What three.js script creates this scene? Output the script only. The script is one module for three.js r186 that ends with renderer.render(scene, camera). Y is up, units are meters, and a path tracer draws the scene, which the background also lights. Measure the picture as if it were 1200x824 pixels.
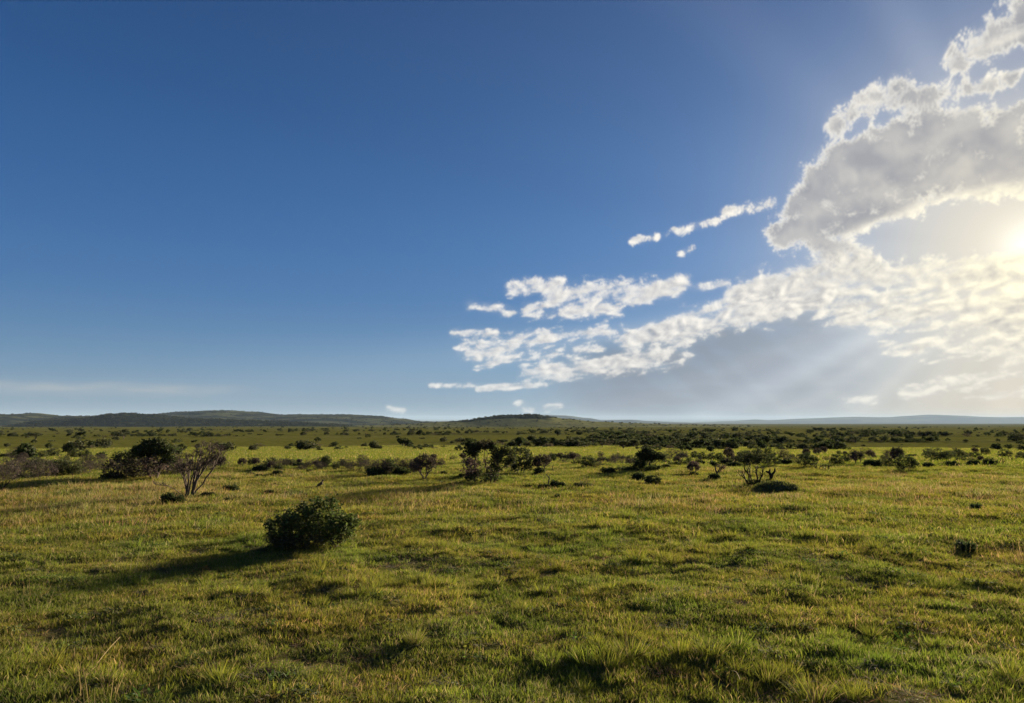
import * as THREE from 'three';
import { mergeGeometries } from 'three/addons/utils/BufferGeometryUtils.js';
import { MarchingCubes } from 'three/addons/objects/MarchingCubes.js';
import { createNoise2D, createNoise3D } from 'simplex-noise';

// ---------------------------------------------------------------- camera, sky, sun, exposure
const scene = new THREE.Scene();
const EYE = 2.6, FOCAL = 800, PITCH = Math.atan(80 / FOCAL);
const camera = new THREE.PerspectiveCamera(2 * Math.atan(412 / FOCAL) * 180 / Math.PI, 1024 / 703, 0.1, 90000);
camera.position.set(0, EYE, 0);
camera.rotation.set(PITCH, 0, 0);
const renderer = new THREE.WebGLRenderer({ antialias: true });
renderer.toneMapping = THREE.LinearToneMapping;
renderer.toneMappingExposure = 3.3;
renderer.shadowMap.enabled = true;
const SKY_GAIN = 1 / renderer.toneMappingExposure;

const clamp = (x, a = 0, b = 1) => Math.min(b, Math.max(a, x));
const lerp = (a, b, t) => a + (b - a) * t;
const smooth = (x, a, b) => { const t = clamp((x - a) / (b - a)); return t * t * (3 - 2 * t); };
function rngOf(seed) { let s = seed | 0; return () => { s = (s + 0x6d2b79f5) | 0; let t = Math.imul(s ^ (s >>> 15), 1 | s); t = (t + Math.imul(t ^ (t >>> 7), 61 | t)) ^ t; return ((t ^ (t >>> 14)) >>> 0) / 4294967296; }; }
const rnd = rngOf(71);
const range = (a, b) => a + (b - a) * rnd();
const n2 = createNoise2D(rngOf(5)), n2b = createNoise2D(rngOf(9)), n3 = createNoise3D(rngOf(13));
function fbm(x, y, oct = 5, gain = 0.5, noise = n2) { let s = 0, a = 1, t = 0; for (let i = 0; i < oct; i++) { s += a * noise(x, y); t += a; a *= gain; x = x * 2.03 + 17.1; y = y * 2.03 - 9.7; } return s / t; }

// a point of the photograph (1200 x 824) as a direction in the world
const CP = Math.cos(PITCH), SP = Math.sin(PITCH);
function dirOf(px, py) { const x = (px - 600) / FOCAL, y = (412 - py) / FOCAL; return new THREE.Vector3(x, y * CP + SP, -(CP - y * SP)).normalize(); }
const DEG = 180 / Math.PI;
function azel(px, py) { const d = dirOf(px, py); return [Math.atan2(d.x, -d.z) * DEG, Math.asin(d.y) * DEG]; }

const SUN = dirOf(1212, 290), [SUN_AZ, SUN_EL] = azel(1212, 290);

function makeSky() {
  const W = 4096, H = 2048, data = new Float32Array(W * H * 4);
  // clear air by elevation, as displayed (linear)
  const air = [[-2, .25, .335, .40], [0, .25, .335, .40], [2, .205, .31, .415], [4.5, .142, .265, .415], [7, .098, .218, .40], [10, .064, .174, .38], [14, .042, .138, .34], [18, .030, .112, .30], [25, .018, .080, .235], [33, .012, .057, .182], [50, .008, .040, .135], [90, .006, .030, .105]];
  const airAt = (el, c) => { let i = 1; while (i < air.length - 1 && air[i][0] < el) i++; const a = air[i - 1], b = air[i], t = clamp((el - a[0]) / (b[0] - a[0])); return lerp(a[c], b[c], t); };
  const table = []; for (let k = 0; k <= 920; k++) table.push([1, 2, 3].map((c) => airAt(k / 10 - 2, c)));
  // cloud masses as strokes: pixel ends, half width in degrees, strength, softness
  const strokes = [
    // the big mass beside the sun
    [922, 274, 985, 190, 1.35, 1.35], [960, 250, 1030, 190, 2.0, 1.6], [985, 212, 1100, 172, 2.5, 1.75], [1080, 185, 1260, 165, 2.5, 1.7], [965, 272, 1090, 228, 1.1, 1.25], [1120, 218, 1260, 200, 1.2, 1.2], [1250, 160, 1480, 90, 3.6, 1.3],
    [985, 140, 1055, 105, 1.0, 1.1], [1050, 118, 1128, 104, 0.8, 0.95], [1130, 70, 1215, 18, 1.25, 1.15], [1205, 20, 1290, -40, 1.6, 1.0], [1138, 105, 1180, 95, 0.6, 0.95], [1190, 88, 1210, 80, .5, .9],
    // small streak
    [742, 283, 772, 277, 0.34, 0.85], [795, 271, 840, 258, 0.36, 0.85], [850, 250, 905, 237, 0.46, 0.95], [780, 275, 790, 268, .2, .8], [798, 298, 810, 291, 0.3, .8],
    // puff cluster
    [602, 338, 655, 333, 0.7, 0.85], [620, 364, 720, 360, 0.8, 0.95], [650, 345, 790, 338, 1.1, 0.95], [550, 357, 600, 365, 0.45, .9], [740, 352, 800, 332, 0.7, .95], [815, 337, 850, 331, .4, .9], [860, 345, 905, 330, .6, 1.0],
    // the long rippled sheet
    [530, 390, 580, 389, 0.35, 0.9], [548, 410, 640, 398, 0.9, 1.0], [560, 424, 700, 408, 0.55, 0.85], [640, 396, 780, 387, 0.7, 0.88], [740, 402, 900, 356, 1.15, 1.05], [800, 385, 960, 338, 1.2, 0.98], [620, 440, 800, 418, 0.8, 0.98], [640, 432, 720, 425, 0.6, 0.9],
    [880, 345, 1010, 312, 1.5, 1.15], [960, 290, 1010, 300, 1.0, 1.1], [950, 330, 1200, 308, 1.0, 1.15], [900, 358, 1200, 338, 1.5, 1.1], [1000, 375, 1200, 370, 1.2, 1.0], [1040, 410, 1200, 396, .9, .95], [1180, 345, 1500, 345, 2.2, 1.1], [1190, 400, 1500, 400, 1.6, 0.95],
    [505, 452, 620, 452, 0.25, 0.95], [560, 456, 640, 452, .25, .9],
    // low small clouds
    [990, 470, 1025, 469, 0.35, 1.0], [1065, 460, 1150, 452, 0.7, .85], [1100, 445, 1200, 438, 0.4, 0.8], [1160, 462, 1260, 455, 0.5, .8], [455, 478, 472, 482, .3, .9], [606, 473, 622, 480, .35, .95], [640, 478, 655, 474, .35, .95],
  ].map(([x0, y0, x1, y1, r, s]) => { const a = azel(x0, y0), b = azel(x1, y1); return { ax: a[0], ay: a[1], bx: b[0], by: b[1], r, s }; });
  // scattered fields that carry the same weather on round the sky, outside the frame
  for (let k = 0; k < 60; k++) { const az = 58 + range(0, 150) , el = 4 + 26 * rnd() ** 1.6, l = range(4, 14); strokes.push({ ax: az, ay: el, bx: az + l, by: el + l * range(-.05, .35), r: range(.6, 2.6), s: range(.8, 1.15) }); }
  for (const s of strokes) { const m = s.r * 1.9 + 1; s.x0 = Math.min(s.ax, s.bx) - m; s.x1 = Math.max(s.ax, s.bx) + m; s.y0 = Math.min(s.ay, s.by) - m; s.y1 = Math.max(s.ay, s.by) + m; s.dx = s.bx - s.ax; s.dy = s.by - s.ay; s.l2 = s.dx * s.dx + s.dy * s.dy + 1e-6; }
  const cell = new Map(), CS = 2;
  for (const s of strokes) for (let i = Math.floor(s.x0 / CS); i <= Math.floor(s.x1 / CS); i++) for (let j = Math.floor(s.y0 / CS); j <= Math.floor(s.y1 / CS); j++) { const k = i * 1000 + j; if (!cell.has(k)) cell.set(k, []); cell.get(k).push(s); }
  const mask = (az, el) => {
    const list = cell.get(Math.floor(az / CS) * 1000 + Math.floor(el / CS)); if (!list) return 0;
    let m = 0;
    for (const s of list) { const px = az - s.ax, py = el - s.ay, t = clamp((px * s.dx + py * s.dy) / s.l2), dx = px - t * s.dx, dy = (py - t * s.dy), d = Math.sqrt(dx * dx + dy * dy) / s.r; if (d < 1.6) { const v = s.s * (1 - smooth(d, 0.2, 1.6)); m = m + v - m * v * 0.62; } }
    return m;
  };
  const A = 0.24, CA = Math.cos(A), SA = Math.sin(A);
  // billowing relief, 0 to 1; cells grow with height above the horizon and are drawn out along the wind in the low sheet
  const billowOf = (az, el, oct, flat) => {
    const p = (az - 22) * (flat ? 1.02 : .80), q0 = 21 * Math.log(1 + Math.max(-2, el) / 12) * (flat ? 1.12 : 1), u0 = (p * CA + q0 * SA) * (flat ? .62 : 1), v0 = -p * SA + q0 * CA;
    const wx = n2(u0 * .5 + 3, v0 * .5) * .30, wy = n2(u0 * .5 - 8, v0 * .5 + 5) * .30; let u = (u0 + wx) * .62, v = (v0 + wy) * .62, s = 0, a = 1, t = 0;
    for (let i = 0; i < oct; i++) { const n = n2b(u, v), soft = .5 + .5 * n, puff = Math.abs(n) * 1.5; s += a * (i < 2 ? soft : flat ? lerp(puff, soft, .22) : puff); t += a; a *= i < 1 ? .7 : i < 3 ? .58 : .48; const q = u * 1.62 - v * 1.25 + 7.3; v = u * 1.25 + v * 1.62 - 3.1; u = q; }
    return s / t;
  };
  const billow = (az, el, oct) => { const f = 1 - smooth(el, 9.5, 12); return f <= 0 ? billowOf(az, el, oct, 0) : f >= 1 ? billowOf(az, el, oct, 1) : lerp(billowOf(az, el, oct, 0), billowOf(az, el, oct, 1), f); };
  const dens = (az, el, m, h) => {
    const flat = 1 - smooth(el, 10, 13.5), p = az - 22, q = 21 * Math.log(1 + Math.max(-2, el) / 12), a1 = p * .966 + q * .26, a2 = -p * .26 + q * .966;
    return m * .95 + .06 + (h - .52) * 1.8 + .30 * (1 - flat) * fbm(az * .22 + 3, el * .45, 2) - .56 + flat * (.62 * fbm(a1 * .13 + 9, a2 * .62, 3) + .28 * fbm(a1 * .5, a2 * 1.9, 2) - .06);
  };
  const shafts = [[850, 487, .075, .75], [935, 480, .05, .5], [740, 478, .045, .35], [1010, 480, .045, .35], [1042, 0, .085, .28], [900, 60, .10, .16], [300, 448, .045, .45]].map(([px, py, w, a]) => { const q = azel(px, py); return [Math.atan2(q[1] - SUN_EL, q[0] - SUN_AZ), w, a]; });
  const white = [.97, .93, .86], grey = [.35, .368, .41];
  let below = [0, 0, 0], nb = 0;
  for (let row = 0; row < H; row++) {
    const el = (row + .5) / H * 180 - 90;
    if (el < -1) { for (let col = 0; col < W; col++) { const o = (row * W + col) * 4; data[o] = .13 * SKY_GAIN; data[o + 1] = .15 * SKY_GAIN; data[o + 2] = .13 * SKY_GAIN; data[o + 3] = 1; } continue; }
    const e = Math.max(0, el), tb = table[Math.round((el + 2) * 10)];
    for (let col = 0; col < W; col++) {
      // u = atan2(z, x) / 2pi + .5
      const round = ((col + .5) / W - .5) * 2 * Math.PI, x = Math.cos(round) * Math.cos(el / DEG), z = Math.sin(round) * Math.cos(el / DEG), y = Math.sin(el / DEG);
      const az = Math.atan2(x, -z) * DEG, o = (row * W + col) * 4;
      const th = Math.acos(clamp(x * SUN.x + y * SUN.y + z * SUN.z, -1, 1)) * DEG;
      const wide = Math.exp(-th / 26), mid = Math.exp(-th / 8), near = Math.exp(-th / 3.2), core = Math.exp(-(th * th) / 3.0);
      // slow change round the sky: a little duller away from the sun
      let r = tb[0] * (1 + .9 * wide) + .115 * wide + .30 * mid;
      let g = tb[1] * (1 + .7 * wide) + .15 * wide + .25 * mid;
      let b = tb[2] * (1 + .45 * wide) + .235 * wide + .12 * mid;
      // warm thin haze round the sun and low under it
      const haze = .88 * Math.exp(-((th / 11.5) ** 2)); r = lerp(r, .80, haze); g = lerp(g, .72, haze); b = lerp(b, .555, haze);
      const warm = .92 * Math.exp(-((az - SUN_AZ - 4) ** 2) / 480) * Math.exp(-e / 5.5); r = lerp(r, .78, warm); g = lerp(g, .645, warm); b = lerp(b, .465, warm);
      r += .30 * near + .3 * core; g += .28 * near + .3 * core; b += .23 * near + .3 * core;
      // shafts of light and shade fanning from the sun through the air
      const sx = az - SUN_AZ, sy = el - SUN_EL, phi = Math.atan2(sy, sx), far = Math.hypot(sx, sy);
      const fan = n2b(phi * 3.0, 3.3) * .8 + n2b(phi * 7.5, 8.1) * .2, reach = smooth(far, 3, 12) * Math.exp(-far / 45);
      const down = smooth(-sy, -2, 4) * smooth(-sx, 0, 12);
      const ray = 1 + fan * reach * (.08 + .10 * down); 
      r *= ray; g *= ray; b *= lerp(1, ray, .8);
      // grey rain veil hanging under the sheet
      const vx = az, top = 8.4 + (vx - 12) * .20;
      let veil = smooth(vx, 0.5, 9) * (1 - smooth(vx, 22, 34)) * (1 - smooth(el, top - 3.6, top + .2)) * (1 - .55 * smooth(vx, 14, 30) * (1 - smooth(el, 0, 3.4)));
      if (vx > -4 && vx < 45 && el < 16) { veil *= .86 + .14 * n2b(vx * .35 + el * .35, el * .06) + .20 * fbm(vx * .16 + 5, el * .75, 4); veil = clamp(veil * 1.08) * .94; const lit = 1 - .16 * smooth(el, 1.5, top - 1) + fan * .26 * smooth(far, 6, 14) + .35 * smooth(far, 30, 6), vr = .245 * lit + .20 * mid, vg = .285 * lit + .17 * mid, vb = .350 * lit + .10 * mid; r = lerp(r, vr, veil); g = lerp(g, vg, veil); b = lerp(b, vb, veil); }
      // broad shafts that the cloud edges let through
      for (const [ph, w, amp] of shafts) { let d = phi - ph; if (d > Math.PI) d -= 2 * Math.PI; if (d < -Math.PI) d += 2 * Math.PI; d /= w; if (d * d < 9) { const k = amp * Math.exp(-d * d) * smooth(far, 5, 13) * Math.exp(-far / 40); r += .26 * k; g += .25 * k; b += .22 * k; } }
      // thin streak low over the hills
      const st = Math.exp(-(((el - 2.25 - (az + 30) * .012 - .12 * n2b(az * .22, 1)) / .42) ** 2)) * smooth(az, -52, -42) * (1 - smooth(az, -27, -19)) * (.75 + .25 * n2b(az * .3, el * 2));
      if (st > .01) { r = lerp(r, .40, st * .85); g = lerp(g, .455, st * .85); b = lerp(b, .49, st * .85); }
      // clouds
      if (e > .3) {
        const m = mask(az, el);
        if (m > .03) {
          const h = billow(az, el, 6), d0 = dens(az, el, m, h);
          // thin haze of ice and vapour that clings to the clouds
          const film = clamp(.16 * m + .25 * smooth(d0, -.35, .15)); r = lerp(r, .74, film * .5); g = lerp(g, .74, film * .5); b = lerp(b, .72, film * .5);
          if (d0 > 0) {
            const l = Math.max(far, .5), ux = -sx / l, uy = -sy / l, st2 = .42;
            const m1 = mask(az + ux * 1.6, el + uy * 1.6), slope = billow(az, el, 2) - billow(az + ux * 1.5, el + uy * 1.5 + .4, 2), relief = billow(az, el, 4) - billow(az + ux * st2, el + uy * st2 + .12, 4);
            const big = smooth(el + .05 * (az - 25), 11.3, 13.6);   // the towering mass is thick, the sheet thin
            const body = smooth(d0, .12, .80) * lerp(.42, 1, big) * smooth(m1 + m * .6, .2, 1.5), alpha = 1 - Math.exp(-(d0 * lerp(1.5, 2.6, big) + d0 * d0 * lerp(3.5, 6, big)));
            const shine = clamp(1.0 - .86 * body + relief * lerp(1.15, .07, body * big) + slope * lerp(.35, .14, big) + .22 * big * body * fbm(az * .2 + 1, el * .3, 2), 0, 1.12), hazy = Math.exp(-e / 4) * .5, warmth = mid;
            let cr = lerp(grey[0], white[0], shine) + .10 * warmth + .35 * near, cg = lerp(grey[1], white[1], shine) + .05 * warmth + .32 * near, cb = lerp(grey[2], white[2], shine) - .20 * warmth * shine + .22 * near;
            cr = lerp(cr, r, hazy); cg = lerp(cg, g, hazy); cb = lerp(cb, b, hazy);
            r = lerp(r, cr, alpha); g = lerp(g, cg, alpha); b = lerp(b, cb, alpha);
          }
        }
      }
      data[o] = r * SKY_GAIN; data[o + 1] = g * SKY_GAIN; data[o + 2] = b * SKY_GAIN; data[o + 3] = 1;
    }
  }
  const t = new THREE.DataTexture(data, W, H, THREE.RGBAFormat, THREE.FloatType);
  t.mapping = THREE.EquirectangularReflectionMapping; t.magFilter = t.minFilter = THREE.LinearFilter; t.needsUpdate = true;
  return t;
}
scene.background = scene.environment = makeSky();

const sun = new THREE.DirectionalLight(new THREE.Color(1.0, 0.83, 0.58), 5.0);
sun.name = 'sun'; sun.position.copy(SUN).multiplyScalar(400); sun.castShadow = true; sun.shadow.radius = 18; sun.shadow.mapSize.set(4096, 4096);
Object.assign(sun.shadow.camera, { left: -120, right: 120, top: 120, bottom: -120, near: 1, far: 1200 });
scene.add(sun, sun.target);
// ---------------------------------------------------------------- bookkeeping
const taken = new Map();
function numbered(name) { const k = taken.get(name) ?? 0; taken.set(name, k + 1); return k ? name + '_' + String(k).padStart(3, '0') : name; }
function tag(o, label, category, group) { o.userData.label = label; o.userData.category = category; if (group) o.userData.group = group; return o; }
function lit(o) { o.castShadow = o.receiveShadow = true; return o; }
function part(name, geometry, material, parent) { const m = lit(new THREE.Mesh(geometry, material)); m.name = name; parent.add(m); return m; }
function thing(name, label, category, group, p, turn = 0, scale = 1) { const g = new THREE.Group(); g.name = numbered(name); g.position.copy(p); g.rotation.y = turn; g.scale.setScalar(scale); tag(g, label, category, group); scene.add(g); return g; }
function structure(name, geometry, material) { const m = lit(new THREE.Mesh(geometry, material)); m.name = numbered(name); m.userData.kind = 'structure'; scene.add(m); return m; }

// ---------------------------------------------------------------- the lie of the land
const fall = [[0, 0], [34, 0], [60, -.9], [100, -2.1], [200, -3.9], [300, -5.0], [600, -8.6], [1500, -17.5], [3000, -30], [8000, -58], [20000, -112], [60000, -310]];
function fallAt(s) {
  if (s <= 34) return 0; let i = 1; while (i < fall.length - 1 && fall[i][0] < s) i++;
  const L = (x) => Math.log(x + 8), a = fall[i - 1], b = fall[i], p = fall[Math.max(0, i - 2)], q = fall[Math.min(fall.length - 1, i + 1)];
  const t = (L(s) - L(a[0])) / (L(b[0]) - L(a[0])), h = L(b[0]) - L(a[0]);
  const ma = (b[1] - p[1]) / Math.max(L(b[0]) - L(p[0]), 1e-6), mb = (q[1] - a[1]) / Math.max(L(q[0]) - L(a[0]), 1e-6), m0 = a[1] === 0 ? 0 : ma;
  const t2 = t * t, t3 = t2 * t;
  return (2 * t3 - 3 * t2 + 1) * a[1] + (t3 - 2 * t2 + t) * h * m0 + (-2 * t3 + 3 * t2) * b[1] + (t3 - t2) * h * mb;
}
function ground(x, z) {
  const s = -z + 5 * n2(x / 46, 3.1) , r = Math.hypot(x, z);
  let y = fallAt(s);
  y += smooth(r, 60, 400) * (n2(x / 260, z / 170) * .8 + n2b(x / 900 + 3, z / 520) * 2.2 * smooth(r, 300, 1500));
  // hummocks, hoof marks and tufts of turf
  y += .055 * n2(x / 2.7, z / 2.3) + .05 * n2b(x / 7 + 9, z / 6);
  if (r < 140) { const h = n2(x / .62 + 31, z / .55), k = n2b(x / .27, z / .27), q = n2b(x / 1.15 + 7, z / 1.0); y += .030 * h * (0.5 + .5 * q) + .012 * k + .065 * Math.max(0, q - .25) - .03 * Math.max(0, n2(x / 1.5 - 40, z / 1.2) - .5); }
  return y;
}
// the point of the ground that a point of the photograph shows
function at(px, py) {
  const d = dirOf(px, py); let t = 3, step = .4;
  for (; t < 40000; t += step) { step = Math.max(.2, t * .004); if (EYE + d.y * t < ground(d.x * t, d.z * t)) break; }
  let a = t - step, b = t; for (let i = 0; i < 24; i++) { const m = (a + b) / 2; if (EYE + d.y * m < ground(d.x * m, d.z * m)) b = m; else a = m; }
  return new THREE.Vector3(d.x * b, ground(d.x * b, d.z * b), d.z * b);
}
const scaleAt = (p) => Math.hypot(p.z, 0) / FOCAL;   // metres for one pixel of the photograph at that point

// where the grass stands dry and tall (px, py, half width, half depth in metres, strength)
const dryPlaces = [[30, 600, 6, 3, .9], [140, 585, 7, 3.2, 1], [90, 572, 9, 3, .8], [255, 598, 3, 1.6, .5], [470, 585, 4, 4, .75], [440, 605, 1.6, 1.2, .6], [700, 585, 5, 1.5, .4], [800, 592, 4, 1.8, .75], [880, 585, 3, 1.3, .8], [1060, 572, 7, 2.4, .8], [1150, 585, 4, 3, .7], [1110, 560, 8, 3, .5], [430, 690, 1.6, .5, .6], [360, 600, 1.5, 1.5, .4], [950, 552, 14, 2.5, .35], [300, 565, 5, 3, .5], [620, 590, 5, 3, .3], [1180, 660, 2, 2, .4], [60, 740, 1.2, .7, .35]]
  .map(([px, py, rx, rz, k]) => { const p = at(px, py); return [p.x, p.z, rx, rz, k]; });
const lushPlaces = [[440, 688, 3.0, .55, 1], [300, 690, 1.2, .6, .6], [720, 770, .8, .6, .8], [980, 780, 1.2, .5, .5], [850, 765, .7, .4, .6], [1150, 770, 1.0, .5, .4], [1110, 690, .8, .6, .7], [60, 795, 1.5, .5, .5], [1000, 545, 16, 2.5, .6], [1120, 553, 10, 2, .8], [610, 565, 4, 1.5, .7], [300, 640, 2.2, .7, .4], [540, 640, 3, 1.2, .5], [820, 640, 3, 2, .4], [330, 641, .8, .35, .7], [380, 642, .9, .35, .7], [415, 636, .5, .4, .6]]
  .map(([px, py, rx, rz, k]) => { const p = at(px, py); return [p.x, p.z, rx, rz, k]; });
const blobs = (list, x, z) => { let m = 0; for (const [bx, bz, rx, rz, k] of list) { const d = ((x - bx) / rx) ** 2 + ((z - bz) / rz) ** 2; if (d < 6) m = Math.max(m, k * Math.exp(-d * .8)); } return m; };
function dryness(x, z) { return clamp(blobs(dryPlaces, x, z) * (.8 + .5 * n2(x / 1.9, z / 1.4)) + .30 * smooth(fbm(x / 13, z / 8, 3), .1, .7) + .22 * smooth(n2b(x / 2.1, z / 1.3), .3, .9)); }
function lushness(x, z) { return clamp(blobs(lushPlaces, x, z) * (.8 + .4 * n2b(x / 1.1, z / .9)) + .5 * smooth(fbm(x / 6 + 50, z / 4, 3), .15, .7)); }

// ---------------------------------------------------------------- ground sheet
const C = (r, g, b) => [r, g, b];
const mix3 = (a, b, t) => [lerp(a[0], b[0], t), lerp(a[1], b[1], t), lerp(a[2], b[2], t)];
const turfCol = C(.100, .105, .026), dryCol = C(.215, .165, .070), soilCol = C(.075, .058, .038), scrubCol = C(.040, .048, .026), redCol = C(.21, .11, .07);
const redSpot = at(10, 536);
function wooded(x, z) {   // how much the far plain is grown over with scrub
  const r = Math.hypot(x, z), az = Math.atan2(x, -z) * DEG;
  let w = fbm(x / 420 + 2, z / 110, 4) * 1.25 - .12;
  w += .55 * Math.exp(-(((az - 11) / 11) ** 2)) * smooth(r, 90, 150) * (1 - smooth(r, 420, 800));
  w += .16 * smooth(az, 2, 16) * (1 - smooth(r, 300, 1500)) - .35 * smooth(-az, 8, 20) * smooth(r, 120, 200) * (1 - smooth(r, 330, 380));
  w += .35 * Math.exp(-(((r - 420) / 60) ** 2)) * smooth(-az, -2, 6);
  return w;
}
function groundCol(x, z) {
  const r = Math.hypot(x, z), d = dryness(x, z), l = lushness(x, z);
  let c = mix3(turfCol, dryCol, clamp(d * .8));
  c = mix3(c, C(.085, .125, .022), l * .5);
  const bare = smooth(n2b(x / .9 + 4, z / .8) + .5 * n2(x / .35, z / .35), .55, 1.1) * (1 - smooth(r, 30, 70));
  c = mix3(c, soilCol, bare * .8);
  if (r > 60) c = mix3(c, scrubCol, smooth(wooded(x, z), .1, .45) * .4 * smooth(r, 60, 160));
  if (r > 100) c = mix3(c, C(.13, .125, .045), .45 * smooth(fbm(x / 300 + 8, z / 90 + 1, 3), -.1, .5));
  c = mix3(c, redCol, .8 * Math.exp(-(((x - redSpot.x) / 2.6) ** 2) - (((z - redSpot.z) / 4) ** 2)));
  const v = 1 + .20 * n2(x / .8, z / .7) + .16 * n2b(x / 4, z / 2.5);
  return [c[0] * v, c[1] * v, c[2] * v];
}
function groundSheet() {
  const az = []; for (let a = -180; a < -58; a += 4) az.push(a); for (let a = -58; a <= 58.01; a += .25) az.push(a); for (let a = 62; a <= 180; a += 4) az.push(a);
  az[az.length - 1] = 180;
  const rs = [0.01, 1, 2, 3, 4]; let r = 4.6; while (r < 60000) { rs.push(r); r *= r < 60 ? 1.0095 : r < 1000 ? 1.014 : 1.025; }
  const nA = az.length, nR = rs.length, pos = new Float32Array(nA * nR * 3), col = new Float32Array(nA * nR * 3), uv = new Float32Array(nA * nR * 2), idx = [];
  for (let i = 0; i < nR; i++) for (let j = 0; j < nA; j++) {
    const t = az[j] / DEG, x = Math.sin(t) * rs[i], z = -Math.cos(t) * rs[i], k = i * nA + j, c = groundCol(x, z);
    pos.set([x, ground(x, z), z], k * 3); col.set(c, k * 3); uv.set([x, z], k * 2);
    if (i < nR - 1 && j < nA - 1) { const a = k, b = k + 1, cc = k + nA, d = k + nA + 1; idx.push(a, b, cc, b, d, cc); }
  }
  const g = new THREE.BufferGeometry();
  g.setAttribute('position', new THREE.BufferAttribute(pos, 3)); g.setAttribute('color', new THREE.BufferAttribute(col, 3)); g.setAttribute('uv', new THREE.BufferAttribute(uv, 2)); g.setIndex(idx); g.computeVertexNormals();
  const n = g.attributes.normal; let down = 0; for (let i = 0; i < n.count; i += 97) if (n.getY(i) < 0) down++; if (down > n.count / 97 / 2) { for (let i = 0; i < idx.length; i += 3) { const q = idx[i]; idx[i] = idx[i + 1]; idx[i + 1] = q; } g.setIndex(idx); g.computeVertexNormals(); }
  return g;
}
// litter, thatch and crumbs of soil between the blades: fine grain only
function litterMap() {
  const S = 1024, d = new Uint8Array(S * S * 4), rg = rngOf(4); const v = new Float32Array(S * S).fill(.82);
  for (let k = 0; k < 26000; k++) { let x = rg() * S, y = rg() * S; const a = rg() * 6.28, l = 4 + rg() * 14, q = .6 + rg() * .7; for (let i = 0; i < l; i++) { const p = ((y | 0) & (S - 1)) * S + ((x | 0) & (S - 1)); v[p] = lerp(v[p], q, .7); x += Math.cos(a); y += Math.sin(a); if (x < 0) x += S; if (y < 0) y += S; } }
  for (let i = 0; i < S * S; i++) { const q = clamp(v[i] * (.92 + .16 * rg()), 0, 1); d.set([255 * q, 255 * q, 255 * q * .96, 255], i * 4); }
  const t = new THREE.DataTexture(d, S, S); t.wrapS = t.wrapT = THREE.RepeatWrapping; t.magFilter = THREE.LinearFilter; t.repeat.set(.55, .55); t.needsUpdate = true; return t;
}
const litter = litterMap();
structure('ground', groundSheet(), new THREE.MeshPhysicalMaterial({ vertexColors: true, specularIntensity: 0, map: litter, bumpMap: litter, bumpScale: .02, roughness: 1, name: 'turf' }));

// ---------------------------------------------------------------- hills
function profileAt(list, px) { if (px <= list[0][0]) return list[0][1]; for (let i = 1; i < list.length; i++) if (px <= list[i][0]) { const t = (px - list[i - 1][0]) / (list[i][0] - list[i - 1][0]), s = t * t * (3 - 2 * t); return lerp(list[i - 1][1], list[i][1], lerp(t, s, .6)); } return list[list.length - 1][1]; }
const hillTrees = [];
function hill(D, halfDepth, list, colour, nu = 150, nv = 26, rough = .16) {
  const x0 = list[0][0], x1 = list[list.length - 1][0], pos = [], col = [], idx = [];
  for (let i = 0; i <= nu; i++) {
    const px = lerp(x0, x1, i / nu), d = dirOf(px, profileAt(list, px)), top = EYE + D * d.y / -d.z, lateral = D * d.x / -d.z;
    for (let j = 0; j <= nv; j++) {
      const v = j / nv * 2 - 1, z = -(D + v * halfDepth), x = lateral * (D + v * halfDepth * .5) / D, base = fallAt(-z) - 8 - D * .0006;
      const s = Math.cos(v * Math.PI / 2) ** 1.4, L = halfDepth * .35, w = fbm(x / L, z / L * .8 + D, 5) * rough;
      const ends = smooth(Math.min(i, nu - i) / nu, 0, .05), y = base + (top - base) * clamp(s * (1 + w * (1 - s * .75)), 0, 1.02) * ends + (top - base) * w * .12 * s;
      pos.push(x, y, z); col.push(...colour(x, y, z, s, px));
    }
  }
  for (let i = 0; i < nu; i++) for (let j = 0; j < nv; j++) { const a = i * (nv + 1) + j, b = a + 1, c = a + nv + 1, d = c + 1; idx.push(a, c, b, b, c, d); }
  const g = new THREE.BufferGeometry(); g.setAttribute('position', new THREE.Float32BufferAttribute(pos, 3)); g.setAttribute('color', new THREE.Float32BufferAttribute(col, 3)); g.setIndex(idx); g.computeVertexNormals();
  structure('hill', g, hillMat);
  if (D < 9000) for (let k = 0; k < 1500; k++) { const i = Math.floor(rnd() * (nu + 1)), j = Math.floor(rnd() * nv * .55), a = (i * (nv + 1) + j) * 3, w = col[a + 1] < .05 ? 1 : .16; if (rnd() < w && pos[a + 1] > fallAt(-pos[a + 2])) hillTrees.push([pos[a] + range(-4, 4), pos[a + 1] - .6, pos[a + 2], range(3, 7) * (D > 5000 ? 1.5 : 1)]); }
  return g;
}
const hillMat = new THREE.MeshPhysicalMaterial({ vertexColors: true, specularIntensity: 0, roughness: 1, name: 'hillside' });
const grassHill = C(.068, .074, .032), woodCloudShade = C(.012, .017, .012);  // dark tone: woods on the round hill, painted cloud shadow on the left hills
const patchy = (f, bias, grass = grassHill) => (x, y, z, s, px) => { const n = fbm(x / (f * 3), z / f, 5); const c = mix3(grass, woodCloudShade, smooth(n + bias(px, s), -.15, .25)); const v = 1 + .25 * n2(x / f * 4, z / f * 4); return c.map((q) => q * v); };
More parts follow.
